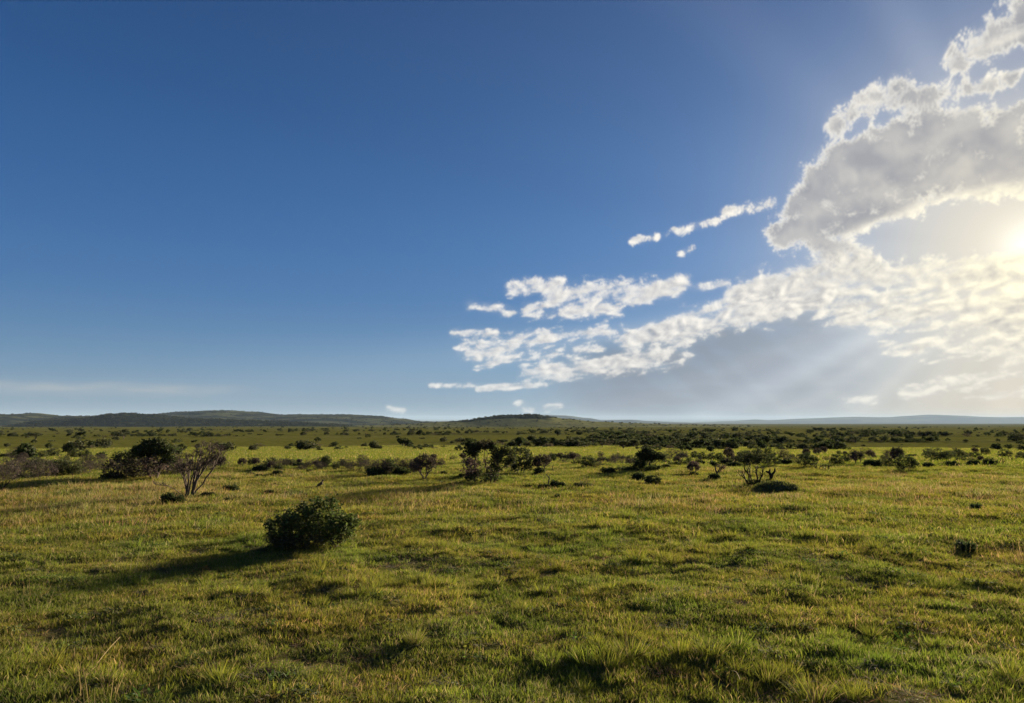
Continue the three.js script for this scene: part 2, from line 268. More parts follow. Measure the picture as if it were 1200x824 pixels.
// the left ridge and ranges with cloud shadow painted in as dark patches, the round hill with a wooded top, and the far blue ranges
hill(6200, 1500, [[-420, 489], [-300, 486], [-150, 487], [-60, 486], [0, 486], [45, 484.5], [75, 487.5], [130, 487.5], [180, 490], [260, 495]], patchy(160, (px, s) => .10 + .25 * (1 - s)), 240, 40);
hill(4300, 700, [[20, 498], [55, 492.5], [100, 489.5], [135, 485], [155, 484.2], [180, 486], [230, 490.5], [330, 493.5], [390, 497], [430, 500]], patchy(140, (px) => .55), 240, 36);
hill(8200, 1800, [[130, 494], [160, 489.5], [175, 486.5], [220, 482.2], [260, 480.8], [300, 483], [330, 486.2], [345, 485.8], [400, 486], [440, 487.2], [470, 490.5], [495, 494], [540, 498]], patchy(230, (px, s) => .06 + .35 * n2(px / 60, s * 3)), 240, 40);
hill(3500, 620, [[400, 501], [480, 497], [520, 494.4], [545, 492.6], [575, 488.2], [600, 486], [622, 485.6], [640, 487.6], [660, 490.6], [700, 494.2], [740, 496], [820, 498], [900, 500]], patchy(120, (px, s) => -.40 + 1.0 * smooth(s, .62, .85) * (1 - smooth(px, 625, 665)) * smooth(px, 510, 560), C(.13, .135, .055)), 260, 46, .10);  // paler grass: the sunlit slope is put into this colour
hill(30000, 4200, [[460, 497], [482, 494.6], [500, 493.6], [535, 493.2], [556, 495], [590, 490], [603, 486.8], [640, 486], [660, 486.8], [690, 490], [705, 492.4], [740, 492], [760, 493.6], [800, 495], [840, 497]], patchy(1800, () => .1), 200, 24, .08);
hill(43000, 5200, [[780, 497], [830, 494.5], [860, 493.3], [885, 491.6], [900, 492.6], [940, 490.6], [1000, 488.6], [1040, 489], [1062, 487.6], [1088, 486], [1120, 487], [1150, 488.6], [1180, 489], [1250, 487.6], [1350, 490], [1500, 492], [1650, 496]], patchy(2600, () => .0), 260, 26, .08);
scene.fog = new THREE.FogExp2(new THREE.Color(.52, .72, 1.0), 0.000013);
// ---------------------------------------------------------------- grass
const leafMat = (name, t = .42) => new THREE.MeshPhysicalMaterial({ name, vertexColors: true, roughness: .95, specularIntensity: .25, transmission: t, thickness: 0, side: THREE.DoubleSide });
const bladeMat = leafMat('grass_blade', .50);
class Blades {   // tapered, bent blades; every blade three or five triangles
  constructor() { this.p = []; this.c = []; this.i = []; }
  blade(x, y, z, a, lean, len, w, bend, col, seg = 2) {
    const dx = Math.cos(a), dz = Math.sin(a), f = rnd() * 6.28, sx = Math.cos(f) * w / 2, sz = Math.sin(f) * w / 2, k0 = this.p.length / 3;
    let cx = x, cy = y, cz = z, t = lean;
    for (let s = 0; s <= seg; s++) {
      const q = s / seg, ww = 1 - q * q * .8;
      if (s === seg) { this.p.push(cx, cy, cz); this.c.push(...col); } else { this.p.push(cx - sx * ww, cy, cz - sz * ww, cx + sx * ww, cy, cz + sz * ww); this.c.push(...col, ...col); }
      const l = len / seg; cx += dx * Math.sin(t) * l; cz += dz * Math.sin(t) * l; cy += Math.cos(t) * l; t += bend / seg;
    }
    for (let s = 0; s < seg; s++) { const a0 = k0 + s * 2; if (s === seg - 1) this.i.push(a0, a0 + 1, a0 + 2); else this.i.push(a0, a0 + 1, a0 + 2, a0 + 1, a0 + 3, a0 + 2); }
  }
  ear(x, y, z, h, w, col) { const k = this.p.length / 3; for (const [u, v] of [[0, 0], [1, .35], [.8, .7], [0, 1], [-1, .4]]) { this.p.push(x + u * w, y + v * h, z + u * w * .4); this.c.push(...col); } this.i.push(k, k + 1, k + 2, k, k + 2, k + 3, k, k + 3, k + 4); }
  build() { const g = new THREE.BufferGeometry(); g.setAttribute('position', new THREE.Float32BufferAttribute(this.p, 3)); g.setAttribute('color', new THREE.Float32BufferAttribute(this.c, 3)); g.setIndex(this.i); g.computeVertexNormals(); return g; }
}
const greenA = C(.128, .158, .018), greenB = C(.192, .200, .026), strawA = C(.34, .26, .11), strawB = C(.24, .185, .085), deadA = C(.15, .115, .075);
const tone = (c, v = .22) => { const k = 1 + (rnd() * 2 - 1) * v; return [c[0] * k, c[1] * k, c[2] * k]; };
function pick(straw, yellow = .35) { return tone(rnd() < straw ? (rnd() < .5 ? strawA : strawB) : rnd() < yellow ? greenB : greenA); }
function turfClump(n, R, l0, l1, w0, w1, straw, spread = .9) { const b = new Blades(); for (let k = 0; k < n; k++) { const a = rnd() * 6.28, r = R * Math.sqrt(rnd()); b.blade(Math.cos(a) * r, -.01, Math.sin(a) * r, rnd() * 6.28, Math.abs(range(-spread, spread)) * .8, range(l0, l1), range(w0, w1), range(.2, 1.1), pick(straw)); } return b.build(); }
function tussock(n, R, h, w, straw, yellow = .5) { const b = new Blades(); for (let k = 0; k < n; k++) { const a = rnd() * 6.28, r = R * Math.sqrt(rnd()) * .45; b.blade(Math.cos(a) * r, -.02, Math.sin(a) * r, a + range(-.5, .5), .05 + .75 * (r / R / .45) * rnd() + .12 * rnd(), h * range(.5, 1.05), range(w * .7, w * 1.2), range(.1, 1.0), pick(straw, yellow), 3); } return b.build(); }
function stemClump(n, R, l0, l1) { const b = new Blades(); for (let k = 0; k < n; k++) { const a = rnd() * 6.28, r = R * Math.sqrt(rnd()), x = Math.cos(a) * r, z = Math.sin(a) * r, l = range(l0, l1), c = tone(rnd() < .75 ? strawA : strawB, .2); b.blade(x, -.01, z, a, range(.02, .28), l, .005, range(0, .35), c, 3); if (rnd() < .7) b.ear(x + Math.cos(a) * l * .22, l * .82, z + Math.sin(a) * l * .22, l * .22, .0035, c.map((v) => v * .75)); } for (let k = 0; k < n * 1.5; k++) { const a = rnd() * 6.28, r = R * Math.sqrt(rnd()); b.blade(Math.cos(a) * r, -.01, Math.sin(a) * r, rnd() * 6.28, range(.1, .8), range(.1, .25), .006, range(.2, .9), pick(.5)); } return b.build(); }
function herbClump(n, R, s, c) { const b = new Blades(); for (let k = 0; k < n; k++) { const a = rnd() * 6.28, r = R * Math.sqrt(rnd()); b.blade(Math.cos(a) * r, range(0, s * 1.2), Math.sin(a) * r, rnd() * 6.28, range(.6, 1.5), s * range(.6, 1.3), s * range(.35, .6), .4, tone(c, .3)); } return b.build(); }

const kinds = {
  turf: [0, 1, 2, 3].map((k) => turfClump(58, .12, .03, .085, .005, .010, .09 + .05 * k)),
  turfWide: [0, 1, 2].map((k) => turfClump(76, .28, .05, .125, .008, .015, .09 + .05 * k)),
  far: [0, 1, 2].map((k) => turfClump(60, .8, .07, .18, .022, .040, .12 + .08 * k)),
  lush: [0, 1, 2].map((k) => tussock(90, .18, .20, .008, .08, .6)),
  dry: [0, 1, 2].map((k) => stemClump(9, .22, .2, .42)),
  dryFar: [0, 1].map((k) => turfClump(52, .5, .10, .25, .008, .016, .72, .75)),
  litter: [0, 1].map((k) => { const b = new Blades(); for (let i = 0; i < 46; i++) { const a = rnd() * 6.28, r = .16 * Math.sqrt(rnd()); b.blade(Math.cos(a) * r, range(.005, .03), Math.sin(a) * r, rnd() * 6.28, range(1.1, 1.6), range(.05, .14), range(.004, .008), range(-.1, .3), tone(rnd() < .5 ? deadA : strawB, .3)); } return b.build(); }),
  herb: [0, 1].map((k) => herbClump(40, .12, .042, k ? C(.085, .105, .020) : C(.065, .085, .018))),
};
const sown = {}; for (const k in kinds) sown[k] = kinds[k].map(() => []);
function sow(kind, x, z, s, tint, sy = 1) { const list = sown[kind]; list[Math.floor(rnd() * list.length)].push([x, ground(x, z), z, s, s * sy, rnd() * 6.28, range(-.12, .12), range(-.12, .12), tint]); }
const HALF = 52 / DEG;
function scatter(r0, r1, density, put) { const n = Math.round(HALF * (r1 * r1 - r0 * r0) * density); for (let k = 0; k < n; k++) { const a = (rnd() * 2 - 1) * HALF, r = Math.sqrt(r0 * r0 + rnd() * (r1 * r1 - r0 * r0)); put(Math.sin(a) * r, -Math.cos(a) * r, r); } }
function tintAt(x, z) { const d = dryness(x, z), l = lushness(x, z), v = 1 + .22 * n2(x / 1.4, z / 1.1) + .12 * n2b(x / 5, z / 3.4), warm = .16 * n2b(x / 2.4 + 20, z / 2); return [v * (1 + .35 * d - .10 * l + warm), v * (1 + .10 * d), v * (1 + .3 * d - .1 * l)]; }
const thin = (x, z) => .75 * smooth(fbm(x / 3.1 + 12, z / 2.2, 3), .22, .6) + smooth(n2b(x / .9 + 4, z / .8) + .5 * n2(x / .35, z / .35), .45, 1.0);   // trodden, barer spots
scatter(4.2, 19, 95, (x, z) => { if (rnd() < thin(x, z) * .85) return; sow('turf', x, z, range(.7, 1.35), tintAt(x, z), range(.7, 1.3)); });
scatter(15, 52, 26, (x, z, r) => { if (rnd() < thin(x, z) * .6 || rnd() > smooth(r, 14, 20)) return; sow('turfWide', x, z, range(.75, 1.4), tintAt(x, z), range(.7, 1.3)); });
scatter(44, 150, 6.0, (x, z, r) => { if (rnd() > smooth(r, 42, 54) * (1 - .6 * smooth(r, 90, 150))) return; sow('far', x, z, range(.75, 1.5), tintAt(x, z), range(.7, 1.2)); });
scatter(4.5, 45, 12, (x, z, r) => { const l = lushness(x, z), b = blobs(lushPlaces, x, z); if (rnd() > .9 * b ** 1.3 + .12 * l) return; sow('lush', x, z, range(.6, 1.25) * (r > 15 ? 1.2 : 1), tintAt(x, z), range(.7, 1.2)); });
scatter(4.5, 42, 9, (x, z, r) => { const d = dryness(x, z); if (rnd() > d ** 2.4 * (r > 15 ? .9 : .08)) return; sow(r > 17 ? 'dryFar' : 'dry', x, z, range(.7, 1.25), [1, 1, 1].map((q) => q * range(.8, 1.15))); });
scatter(4.5, 30, .06, (x, z) => sow('dry', x, z, range(.7, 1.3), [1, 1, 1].map((q) => q * range(.75, 1.1))) );
scatter(4.5, 30, 26, (x, z) => { const t = thin(x, z); if (rnd() > t * .9 + .04) return; sow('litter', x, z, range(.6, 1.4), [1, 1, 1].map((q) => q * range(.7, 1.2))); });
scatter(4.5, 34, 9, (x, z) => { if (n2(x / 1.3 + 70, z / 1.1) < .35) return; sow('herb', x, z, range(.6, 1.6), [1, 1, 1].map((q) => q * range(.7, 1.2))); });
{
  const m = new THREE.Matrix4(), e = new THREE.Euler(), q = new THREE.Quaternion(), p = new THREE.Vector3(), s = new THREE.Vector3(), c = new THREE.Color(), names = { turf: 'turf_grass', turfWide: 'turf_grass', far: 'meadow_grass', lush: 'lush_grass', dry: 'dry_grass', dryFar: 'dry_grass', litter: 'dead_litter', herb: 'low_herbs' };
  const says = { turf_grass: 'short green turf covering the near meadow', meadow_grass: 'rough meadow grass running out to the scrub', lush_grass: 'taller lush green grass in scattered patches', dry_grass: 'straw coloured dry grass stems in patches', dead_litter: 'flattened dead grass litter on the trodden spots', low_herbs: 'small dark broad leaved herbs among the turf' };
  for (const k in kinds) kinds[k].forEach((g, n) => {
    const list = sown[k][n]; if (!list.length) return;
    const o = lit(new THREE.InstancedMesh(g, bladeMat, list.length)); o.name = numbered(names[k]); tag(o, says[names[k]], k === 'herb' ? 'herbs' : 'grass'); o.userData.kind = 'stuff';
    list.forEach(([x, y, z, sc, sy, turn, tx, tz, tint], i) => { m.compose(p.set(x, y, z), q.setFromEuler(e.set(tx, turn, tz)), s.set(sc, sy, sc)); o.setMatrixAt(i, m); o.setColorAt(i, c.setRGB(...tint)); });
    scene.add(o);
  });
  console.log('grass', Object.values(sown).flat().reduce((a, l) => a + l.length, 0));
}
// tussocks that stand out one by one
const tufts = [0, 1, 2, 3].map((k) => tussock(150, .26, .32, .007, .08 + .05 * k, .6)), weed = [0, 1].map((k) => herbClump(190, .13, .075, C(.04, .058, .02)));
[[745, 657, 22, 0, 'dense grass tussock standing on open turf, larger of a close pair'], [777, 656, 17, 1, 'dense grass tussock standing on open turf, smaller of a close pair'], [485, 752, 22, 2], [712, 782, 34, 0], [738, 770, 32, 3], [832, 768, 28, 1], [945, 682, 15, 2], [982, 690, 15, 0], [1110, 688, 16, 1], [955, 822, 36, 3], [1000, 818, 26, 0], [1185, 795, 26, 1], [1052, 660, 10, 2], [900, 800, 30, 2], [640, 660, 12, 3], [375, 712, 16, 0], [318, 700, 14, 1], [505, 690, 18, 2], [555, 690, 14, 3], [440, 690, 18, 1], [150, 735, 14, 0], [1020, 745, 18, 1], [925, 735, 16, 3], [610, 715, 12, 0], [290, 755, 14, 2], [90, 640, 9, 3], [660, 690, 12, 1], [880, 645, 9, 2], [1190, 690, 12, 0]].forEach(([px, py, h, k, label]) => {
  const p = at(px, py), s = scaleAt(p) * h / .32;
  const t = lit(new THREE.Mesh(tufts[k], bladeMat)); t.name = numbered('grass_tussock'); t.position.copy(p); t.scale.set(s * 1.15, s, s * 1.15); t.rotation.y = px; tag(t, label || 'upright green grass tussock rising out of the short turf', 'tussock', label ? undefined : 'tussocks scattered over the turf'); scene.add(t);
});
[[1132, 648, 18, 'dark leafy weed standing alone on the turf in front of the right scrub'], [1144, 598, 11, 'small dark weed among pale straw tufts on the meadow'], [752, 596, 6, 'tiny dark weed on the meadow below the windswept tree']].forEach(([px, py, h, label], k) => {
  const p = at(px, py), s = scaleAt(p) * h / .24; const t = lit(new THREE.Mesh(weed[k % 2], bladeMat)); t.name = numbered('weed'); t.position.copy(p); t.scale.set(s, s * 1.5, s); tag(t, label, 'weed'); scene.add(t);
});
// fallen straws: pale stalks lying on the turf
const straw = new THREE.MeshStandardMaterial({ color: new THREE.Color(.30, .225, .11), roughness: .9, name: 'dry_stalk' });
function stalkGeo(pts, r) { return new THREE.TubeGeometry(new THREE.CatmullRomCurve3(pts), 10, r, 4); }
[[106, 791, 140, 757, .05, 'pale fallen dry stalk leaning over the dark turf hollow'], [106, 791, 106, 773, .18, 'short upright broken straw stalk beside the fallen one'], [1128, 664, 1152, 680, .03, 'long pale dry stalk lying slantwise on the turf'], [952, 775, 973, 758, .04, 'pale forked stick lying in the turf'], [1062, 695, 1071, 690, .03, 'short pale bent twig on the turf'], [856, 790, 868, 818, .12, 'reddish dry seed stalk bending over the grass']].forEach(([x0, y0, x1, y1, lift, label], k) => {
  const a = at(x0, y0), up = k === 1; const b = up ? a.clone().add(new THREE.Vector3(.01, .16, 0)) : at(x1, y1); const lo = a.clone().setY(a.y + .03), hi = b.clone().setY(up ? b.y : ground(b.x, b.z) + lift + .05), mid = lo.clone().lerp(hi, .5).add(new THREE.Vector3(.01, .03, 0));
  const t = lit(new THREE.Mesh(stalkGeo([lo, mid, hi].map((v) => v.clone().sub(a)), .0026), straw)); t.name = numbered('dry_stalk'); t.position.copy(a); tag(t, label, 'stalk'); scene.add(t);
});

// ---------------------------------------------------------------- shrubs and trees
const barkMat = new THREE.MeshPhysicalMaterial({ vertexColors: true, roughness: .95, specularIntensity: .3, name: 'bark' }), foliageMat = leafMat('shrub_leaf', .40), twigMat = leafMat('dry_twig', .12);
// A shrub grows from its stems to points spread through its crowns: each point joins the nearest lower limb.
// crowns: [x, y, z, rx, ry, rz, points, leaves]; sizes are shares of the height.
function grow({ seed, stems = 3, base = .06, crowns, trunk = .03, bark = C(.085, .068, .055), leaf = C(.035, .050, .016), leafSize = .04, leafLong = 1.8, twigs = 3, twigLen = .10, wobble = .05, clump = .06, sides = 5, fan = .6 }) {
  const R = rngOf(seed), rr = (a, b) => a + (b - a) * R();
  const nodes = [];
  nodes.push({ p: [0, -.12, 0], up: -1, n: 0, len: .05 });
  for (let k = 0; k < stems; k++) { const a = k / stems * 6.28 + rr(-.5, .5); nodes.push({ p: [Math.cos(a) * base, -.03, Math.sin(a) * base], up: 0, n: 0, len: 0 }); }
  const goals = [];
  crowns.forEach((c, w) => { for (let k = 0; k < c[6]; k++) { let x, y, z; do { x = rr(-1, 1); y = rr(-1, 1); z = rr(-1, 1); } while (x * x + y * y + z * z > 1); const s = (x * x + y * y + z * z) ** -.18; goals.push({ p: [c[0] + x * s * c[3], Math.max(.03, c[1] + y * s * c[4]), c[2] + z * s * c[5]], w }); } });
  goals.sort((a, b) => Math.hypot(...a.p) - Math.hypot(...b.p));
  const tips = [];
  for (const g of goals) {
    let best = -1, bd = 1e9;
    nodes.forEach((n, i) => { if (!i) return; const dx = g.p[0] - n.p[0], dy = g.p[1] - n.p[1], dz = g.p[2] - n.p[2], d = Math.hypot(dx, dy, dz) + n.len * fan + (dy < 0 ? -dy * 1.5 : 0); if (d < bd) { bd = d; best = i; } });
    const n = nodes[best], steps = Math.max(1, Math.round(Math.hypot(g.p[0] - n.p[0], g.p[1] - n.p[1], g.p[2] - n.p[2]) / .13)); let up = best;
    for (let s = 1; s <= steps; s++) { const t = s / steps, j = s < steps ? wobble : 0, p = [0, 1, 2].map((c) => lerp(n.p[c], g.p[c], t) + rr(-j, j)); p[1] += .06 * Math.sin(t * Math.PI); nodes.push({ p, up, n: 0, len: nodes[up].len + Math.hypot(...[0, 1, 2].map((c) => p[c] - nodes[up].p[c])), w: g.w }); up = nodes.length - 1; }
    tips.push(up);
  }
  for (const t of tips) { let i = t; while (i >= 0) { nodes[i].n++; i = nodes[i].up; } }
  const rad = (n) => trunk * 1.35 * Math.max(.11, (n.n / tips.length) ** .5);
  const P = [], K = [], I = [], v = new THREE.Vector3(), u = new THREE.Vector3(), q = new THREE.Vector3();
  const limb = (a, b, ra, rb, col, m = sides) => {
    v.set(b[0] - a[0], b[1] - a[1], b[2] - a[2]).normalize(); u.set(Math.abs(v.y) > .9 ? 1 : 0, Math.abs(v.y) > .9 ? 0 : 1, 0).cross(v).normalize(); q.crossVectors(v, u);
    const k = P.length / 3; for (const [c, r] of [[a, ra], [b, rb]]) for (let i = 0; i < m; i++) { const t = i / m * 6.283; P.push(c[0] + (u.x * Math.cos(t) + q.x * Math.sin(t)) * r, c[1] + (u.y * Math.cos(t) + q.y * Math.sin(t)) * r, c[2] + (u.z * Math.cos(t) + q.z * Math.sin(t)) * r); const s = rr(.75, 1.25); K.push(col[0] * s, col[1] * s, col[2] * s); }
    for (let i = 0; i < m; i++) { const j = (i + 1) % m; I.push(k + i, k + j, k + m + i, k + j, k + m + j, k + m + i); }
  };
  for (const n of nodes) if (n.up >= 0) { const o = nodes[n.up]; limb(o.p, n.p, Math.min(rad(o), rad(n) * 1.35), rad(n), bark, rad(n) < trunk * .3 ? 3 : sides); }
  for (const t of tips) for (let k = 0; k < twigs; k++) { const n = nodes[t], p = n.p, e = [p[0] + rr(-1, 1) * twigLen, p[1] + rr(-.35, 1) * twigLen, p[2] + rr(-1, 1) * twigLen]; limb(p, e, trunk * .11, trunk * .04, bark, 3); if (twigs > 3) { const h = [0, 1, 2].map((c) => lerp(p[c], e[c], .5)); limb(h, [h[0] + rr(-1, 1) * twigLen * .6, h[1] + rr(-.2, 1) * twigLen * .6, h[2] + rr(-1, 1) * twigLen * .6], trunk * .08, trunk * .03, bark, 3); } }
  const wood = new THREE.BufferGeometry(); wood.setAttribute('position', new THREE.Float32BufferAttribute(P, 3)); wood.setAttribute('color', new THREE.Float32BufferAttribute(K, 3)); wood.setIndex(I); wood.computeVertexNormals();
  const LP = [], LC = [], LI = [], byCrown = crowns.map((c, w) => tips.filter((t) => nodes[t].w === w));
  crowns.forEach((c, w) => { const own = byCrown[w]; if (!own.length) return; for (let k = 0; k < (c[7] || 0); k++) {
    const n = nodes[own[Math.floor(R() * own.length)]].p, g = () => (R() + R() + R() - 1.5) * 1.1 * clump, x = n[0] + g(), y = Math.max(.01, n[1] + g() * .8), z = n[2] + g(), l = leafSize * rr(.6, 1.3), wd = l / leafLong;
    const d = new THREE.Vector3(rr(-1, 1), rr(-.6, 1), rr(-1, 1)).normalize(), s = new THREE.Vector3(rr(-1, 1), rr(-1, 1), rr(-1, 1)).cross(d).normalize(), i = LP.length / 3, m = rr(.65, 1.35), cc = c[8] || leaf, fold = d.clone().cross(s).multiplyScalar(wd * .25);
    LP.push(x, y, z, x + d.x * l * .5 + s.x * wd / 2 + fold.x, y + d.y * l * .5 + s.y * wd / 2 + fold.y, z + d.z * l * .5 + s.z * wd / 2 + fold.z, x + d.x * l, y + d.y * l, z + d.z * l, x + d.x * l * .5 - s.x * wd / 2 + fold.x, y + d.y * l * .5 - s.y * wd / 2 + fold.y, z + d.z * l * .5 - s.z * wd / 2 + fold.z);
    const yel = rr(.9, 1.15); for (let j = 0; j < 4; j++) LC.push(cc[0] * m * yel, cc[1] * m, cc[2] * m); LI.push(i, i + 1, i + 2, i, i + 2, i + 3);
  } });
  let leaves = null;
  if (LP.length) { leaves = new THREE.BufferGeometry(); leaves.setAttribute('position', new THREE.Float32BufferAttribute(LP, 3)); leaves.setAttribute('color', new THREE.Float32BufferAttribute(LC, 3)); leaves.setIndex(LI); leaves.computeVertexNormals(); }
  return { wood, leaves };
}
const thicketGrey = C(.075, .064, .050);
// h: height in pixels of the photograph; the plant is grown one unit tall and scaled
function plant(name, label, category, group, px, py, h, spec, turn = 0, sink = 0) {
  const p = at(px, py), s = scaleAt(p) * h; p.y -= sink;
  const g = thing(name, label, category, group, p, turn, s), made = spec.wood ? spec : grow(spec);
  const isTree = /tree/.test(name);
  part(isTree ? 'trunk' : 'branches', made.wood, barkMat, g);
  if (made.leaves) part(isTree ? 'crown' : 'foliage', made.leaves, spec.dry ? twigMat : foliageMat, g);
  return g;
}
const darkLeaf = C(.044, .060, .018), oliveLeaf = C(.068, .082, .028), brownTwig = C(.095, .070, .060);

// the leafy bush alone on the turf
plant('leafy_bush', 'low dark green leafy bush growing alone on the open turf', 'bush', undefined, 362, 639, 50, { seed: 21, stems: 9, base: .45, trunk: .018, leafSize: .085, leafLong: 1.7, twigs: 3, clump: .10, wobble: .03,
  crowns: [[-.62, .32, 0, .42, .34, .42, 60, 1000, C(.05, .072, .02)], [-.2, .45, .1, .5, .42, .5, 80, 1250, C(.055, .078, .02)], [.30, .50, -.05, .52, .42, .5, 90, 1500, C(.065, .09, .024)], [.72, .40, .1, .34, .32, .36, 46, 850, C(.08, .11, .026)], [0, .15, .2, .9, .14, .5, 60, 800, C(.06, .06, .026)], [.18, .96, 0, .12, .14, .1, 9, 130, C(.065, .09, .025)], [.5, .92, .1, .1, .14, .1, 8, 110, C(.065, .09, .025)], [-.12, .84, 0, .1, .14, .1, 8, 110, darkLeaf], [-.5, .64, .1, .12, .12, .1, 8, 110, darkLeaf], [.95, .5, 0, .14, .16, .12, 10, 150, C(.075, .10, .026)]] });
// bare thorn shrub with V stems
plant('dead_shrub', 'tall bare grey brown shrub with leaning V shaped stems', 'shrub', undefined, 222, 583, 66, { seed: 5, stems: 5, base: .05, trunk: .034, fan: .9, bark: C(.085, .067, .054), twigs: 6, twigLen: .075, wobble: .024,
  crowns: [[.32, .82, 0, .27, .16, .24, 60, 60, C(.085, .067, .054)], [-.12, .62, 0, .26, .17, .22, 46, 160, C(.085, .067, .054)], [.1, .62, .1, .2, .18, .2, 20, 40, brownTwig], [.46, .70, 0, .14, .10, .14, 10, 0], [-.46, .26, .1, .16, .04, .06, 4, 0]], leafSize: .03, leafLong: 4, dry: 1 });
plant('leafy_bush', 'small round green bush at the foot of the bare V stemmed shrub', 'bush', undefined, 200, 590, 12, { seed: 8, stems: 5, base: .4, crowns: [[-.2, .45, 0, .7, .45, .6, 50, 900, darkLeaf], [.7, .3, 0, .5, .3, .5, 30, 500, darkLeaf]], leafSize: .22, clump: .16, trunk: .03 });
plant('leafy_bush', 'small spreading bush to the right of the bare shrub stems', 'bush', undefined, 244, 583, 7, { seed: 9, stems: 5, base: .4, crowns: [[0, .4, 0, 1.1, .4, .6, 50, 800, oliveLeaf]], leafSize: .26, clump: .2, trunk: .03 });
// the dark round-headed tree and its thicket
plant('evergreen_tree', 'dark round headed evergreen tree with a dense crown', 'tree', undefined, 180, 561, 45, { seed: 31, stems: 3, base: .08, trunk: .03, leafSize: .075, clump: .08, twigs: 2,
  crowns: [[-.05, .78, 0, .34, .2, .32, 90, 2000, C(.04, .054, .016)], [-.34, .68, .05, .18, .13, .18, 34, 650, darkLeaf], [.3, .70, 0, .17, .13, .18, 34, 650, darkLeaf], [.12, .9, 0, .16, .09, .15, 20, 380, oliveLeaf], [.36, .5, 0, .14, .1, .16, 24, 420, darkLeaf], [0, .35, .1, .35, .3, .3, 50, 420, brownTwig]] });
plant('thicket_bush', 'brown twiggy bush pressed against the left side of the dark tree', 'bush', undefined, 150, 561, 34, { seed: 32, stems: 6, base: .2, trunk: .025, leafSize: .08, clump: .1, twigs: 4,
  crowns: [[-.1, .75, 0, .35, .2, .35, 50, 650, darkLeaf], [-.2, .4, .1, .65, .36, .5, 90, 1100, C(.065, .056, .04)], [.4, .45, 0, .5, .4, .5, 70, 1000, C(.055, .05, .03)]] });
plant('leafy_bush', 'low dark bush trailing from the foot of the dark tree', 'bush', undefined, 131, 562, 9, { seed: 33, stems: 5, base: .6, crowns: [[0, .4, 0, 1.4, .45, .8, 60, 900, darkLeaf]], leafSize: .3, clump: .22, trunk: .04 });
const greySpec = (seed, w = 1) => ({ seed, stems: 7, base: .22, trunk: .022, bark: C(.088, .072, .060), twigs: 5, twigLen: .13, leafSize: .07, leafLong: 3.2, clump: .1, dry: 1, crowns: [[0, .60, 0, .62 * w, .34, .5, 80, 650, thicketGrey], [.3 * w, .4, .2, .5 * w, .3, .4, 36, 320, brownTwig], [-.4 * w, .35, 0, .45 * w, .28, .4, 32, 300, oliveLeaf]] });
const greenSpec = (seed, w = 1, l = oliveLeaf) => ({ seed, stems: 6, base: .2, trunk: .026, twigs: 2, leafSize: .085, clump: .085, crowns: [[0, .58, 0, .6 * w, .38, .5, 60, 900, l], [.35 * w, .42, .1, .42 * w, .3, .4, 34, 420, l], [-.35 * w, .35, 0, .4 * w, .3, .4, 30, 420, darkLeaf]] });
const vaseSpec = (seed, w = 1, l = C(.060, .050, .036)) => ({ seed, stems: 4, base: .05, trunk: .032, twigs: 4, twigLen: .09, leafSize: .075, clump: .09, bark: C(.11, .085, .07), crowns: [[0, .78, 0, .42 * w, .2, .4, 60, 800, l], [.28 * w, .6, 0, .24 * w, .2, .3, 26, 320, l], [-.28 * w, .58, .1, .24 * w, .2, .3, 30, 600, brownTwig]] });
const lowSpec = (seed, w = 1) => ({ seed, stems: 6, base: .6, trunk: .04, leafSize: .24, clump: .2, twigs: 1, crowns: [[0, .42, 0, 1.1 * w, .42, .8, 60, 1100, darkLeaf], [.6 * w, .35, 0, .7 * w, .34, .6, 30, 500, darkLeaf]] });
// the tall tree in the middle and its neighbours
plant('forked_tree', 'tallest forked scrub tree with a dark tufted crown and open dark stems', 'tree', undefined, 568, 567, 50, { seed: 41, stems: 8, base: .2, trunk: .026, leafSize: .07, clump: .07, twigs: 3, bark: C(.075, .058, .05),
  crowns: [[-.27, .80, 0, .17, .17, .2, 46, 900, C(.034, .048, .016)], [.02, .88, 0, .18, .08, .15, 24, 320, C(.06, .055, .026)], [.2, .82, 0, .08, .1, .1, 12, 150, darkLeaf], [.46, .62, 0, .24, .2, .22, 50, 850, C(.05, .06, .02)], [.3, .5, .1, .2, .2, .2, 30, 260, darkLeaf], [-.36, .36, 0, .2, .22, .25, 40, 420, brownTwig], [0, .16, 0, .45, .13, .3, 40, 420, darkLeaf], [.14, .4, 0, .25, .25, .2, 34, 120, brownTwig]] });
plant('scrub_tree', 'leafy vase shaped scrub tree beside the tallest forked tree', 'tree', undefined, 609, 556, 33, { ...greenSpec(42, .75, C(.036, .046, .016)), stems: 5, base: .12 });
plant('dry_shrub', 'thin brown half bare shrub with a leafy foot beside the vase shaped tree', 'shrub', undefined, 635, 555, 22, vaseSpec(43, .95));
plant('leafy_bush', 'tiny dark bush under the thin brown half bare shrub', 'bush', undefined, 632, 556, 8, lowSpec(44, .6));
plant('scrub_tree', 'small tree standing forward of the thicket on two slanting stems', 'tree', undefined, 497, 563, 30, { ...vaseSpec(45, .95), stems: 2, base: .03 });
// the brown thicket left of the middle
[[432, 557, 20, 'g', 46], [446, 557, 21, 'g', 47], [455, 556, 19, 'n', 48], [466, 556, 20, 'g', 49], [477, 555, 18, 'g', 50], [487, 554, 17, 'n', 51], [440, 558, 10, 'l', 52], [470, 557, 9, 'l', 53]].forEach(([px, py, h, k, seed]) => plant('thicket_bush', 'brown tangled bush in the thicket beside the small two stemmed tree', 'bush', 'brown thicket by the two stemmed tree', px, py, h, k === 'g' ? { ...greySpec(seed, .9), bark: C(.07, .052, .044) } : k === 'n' ? greenSpec(seed, .7, darkLeaf) : lowSpec(seed, .8)));
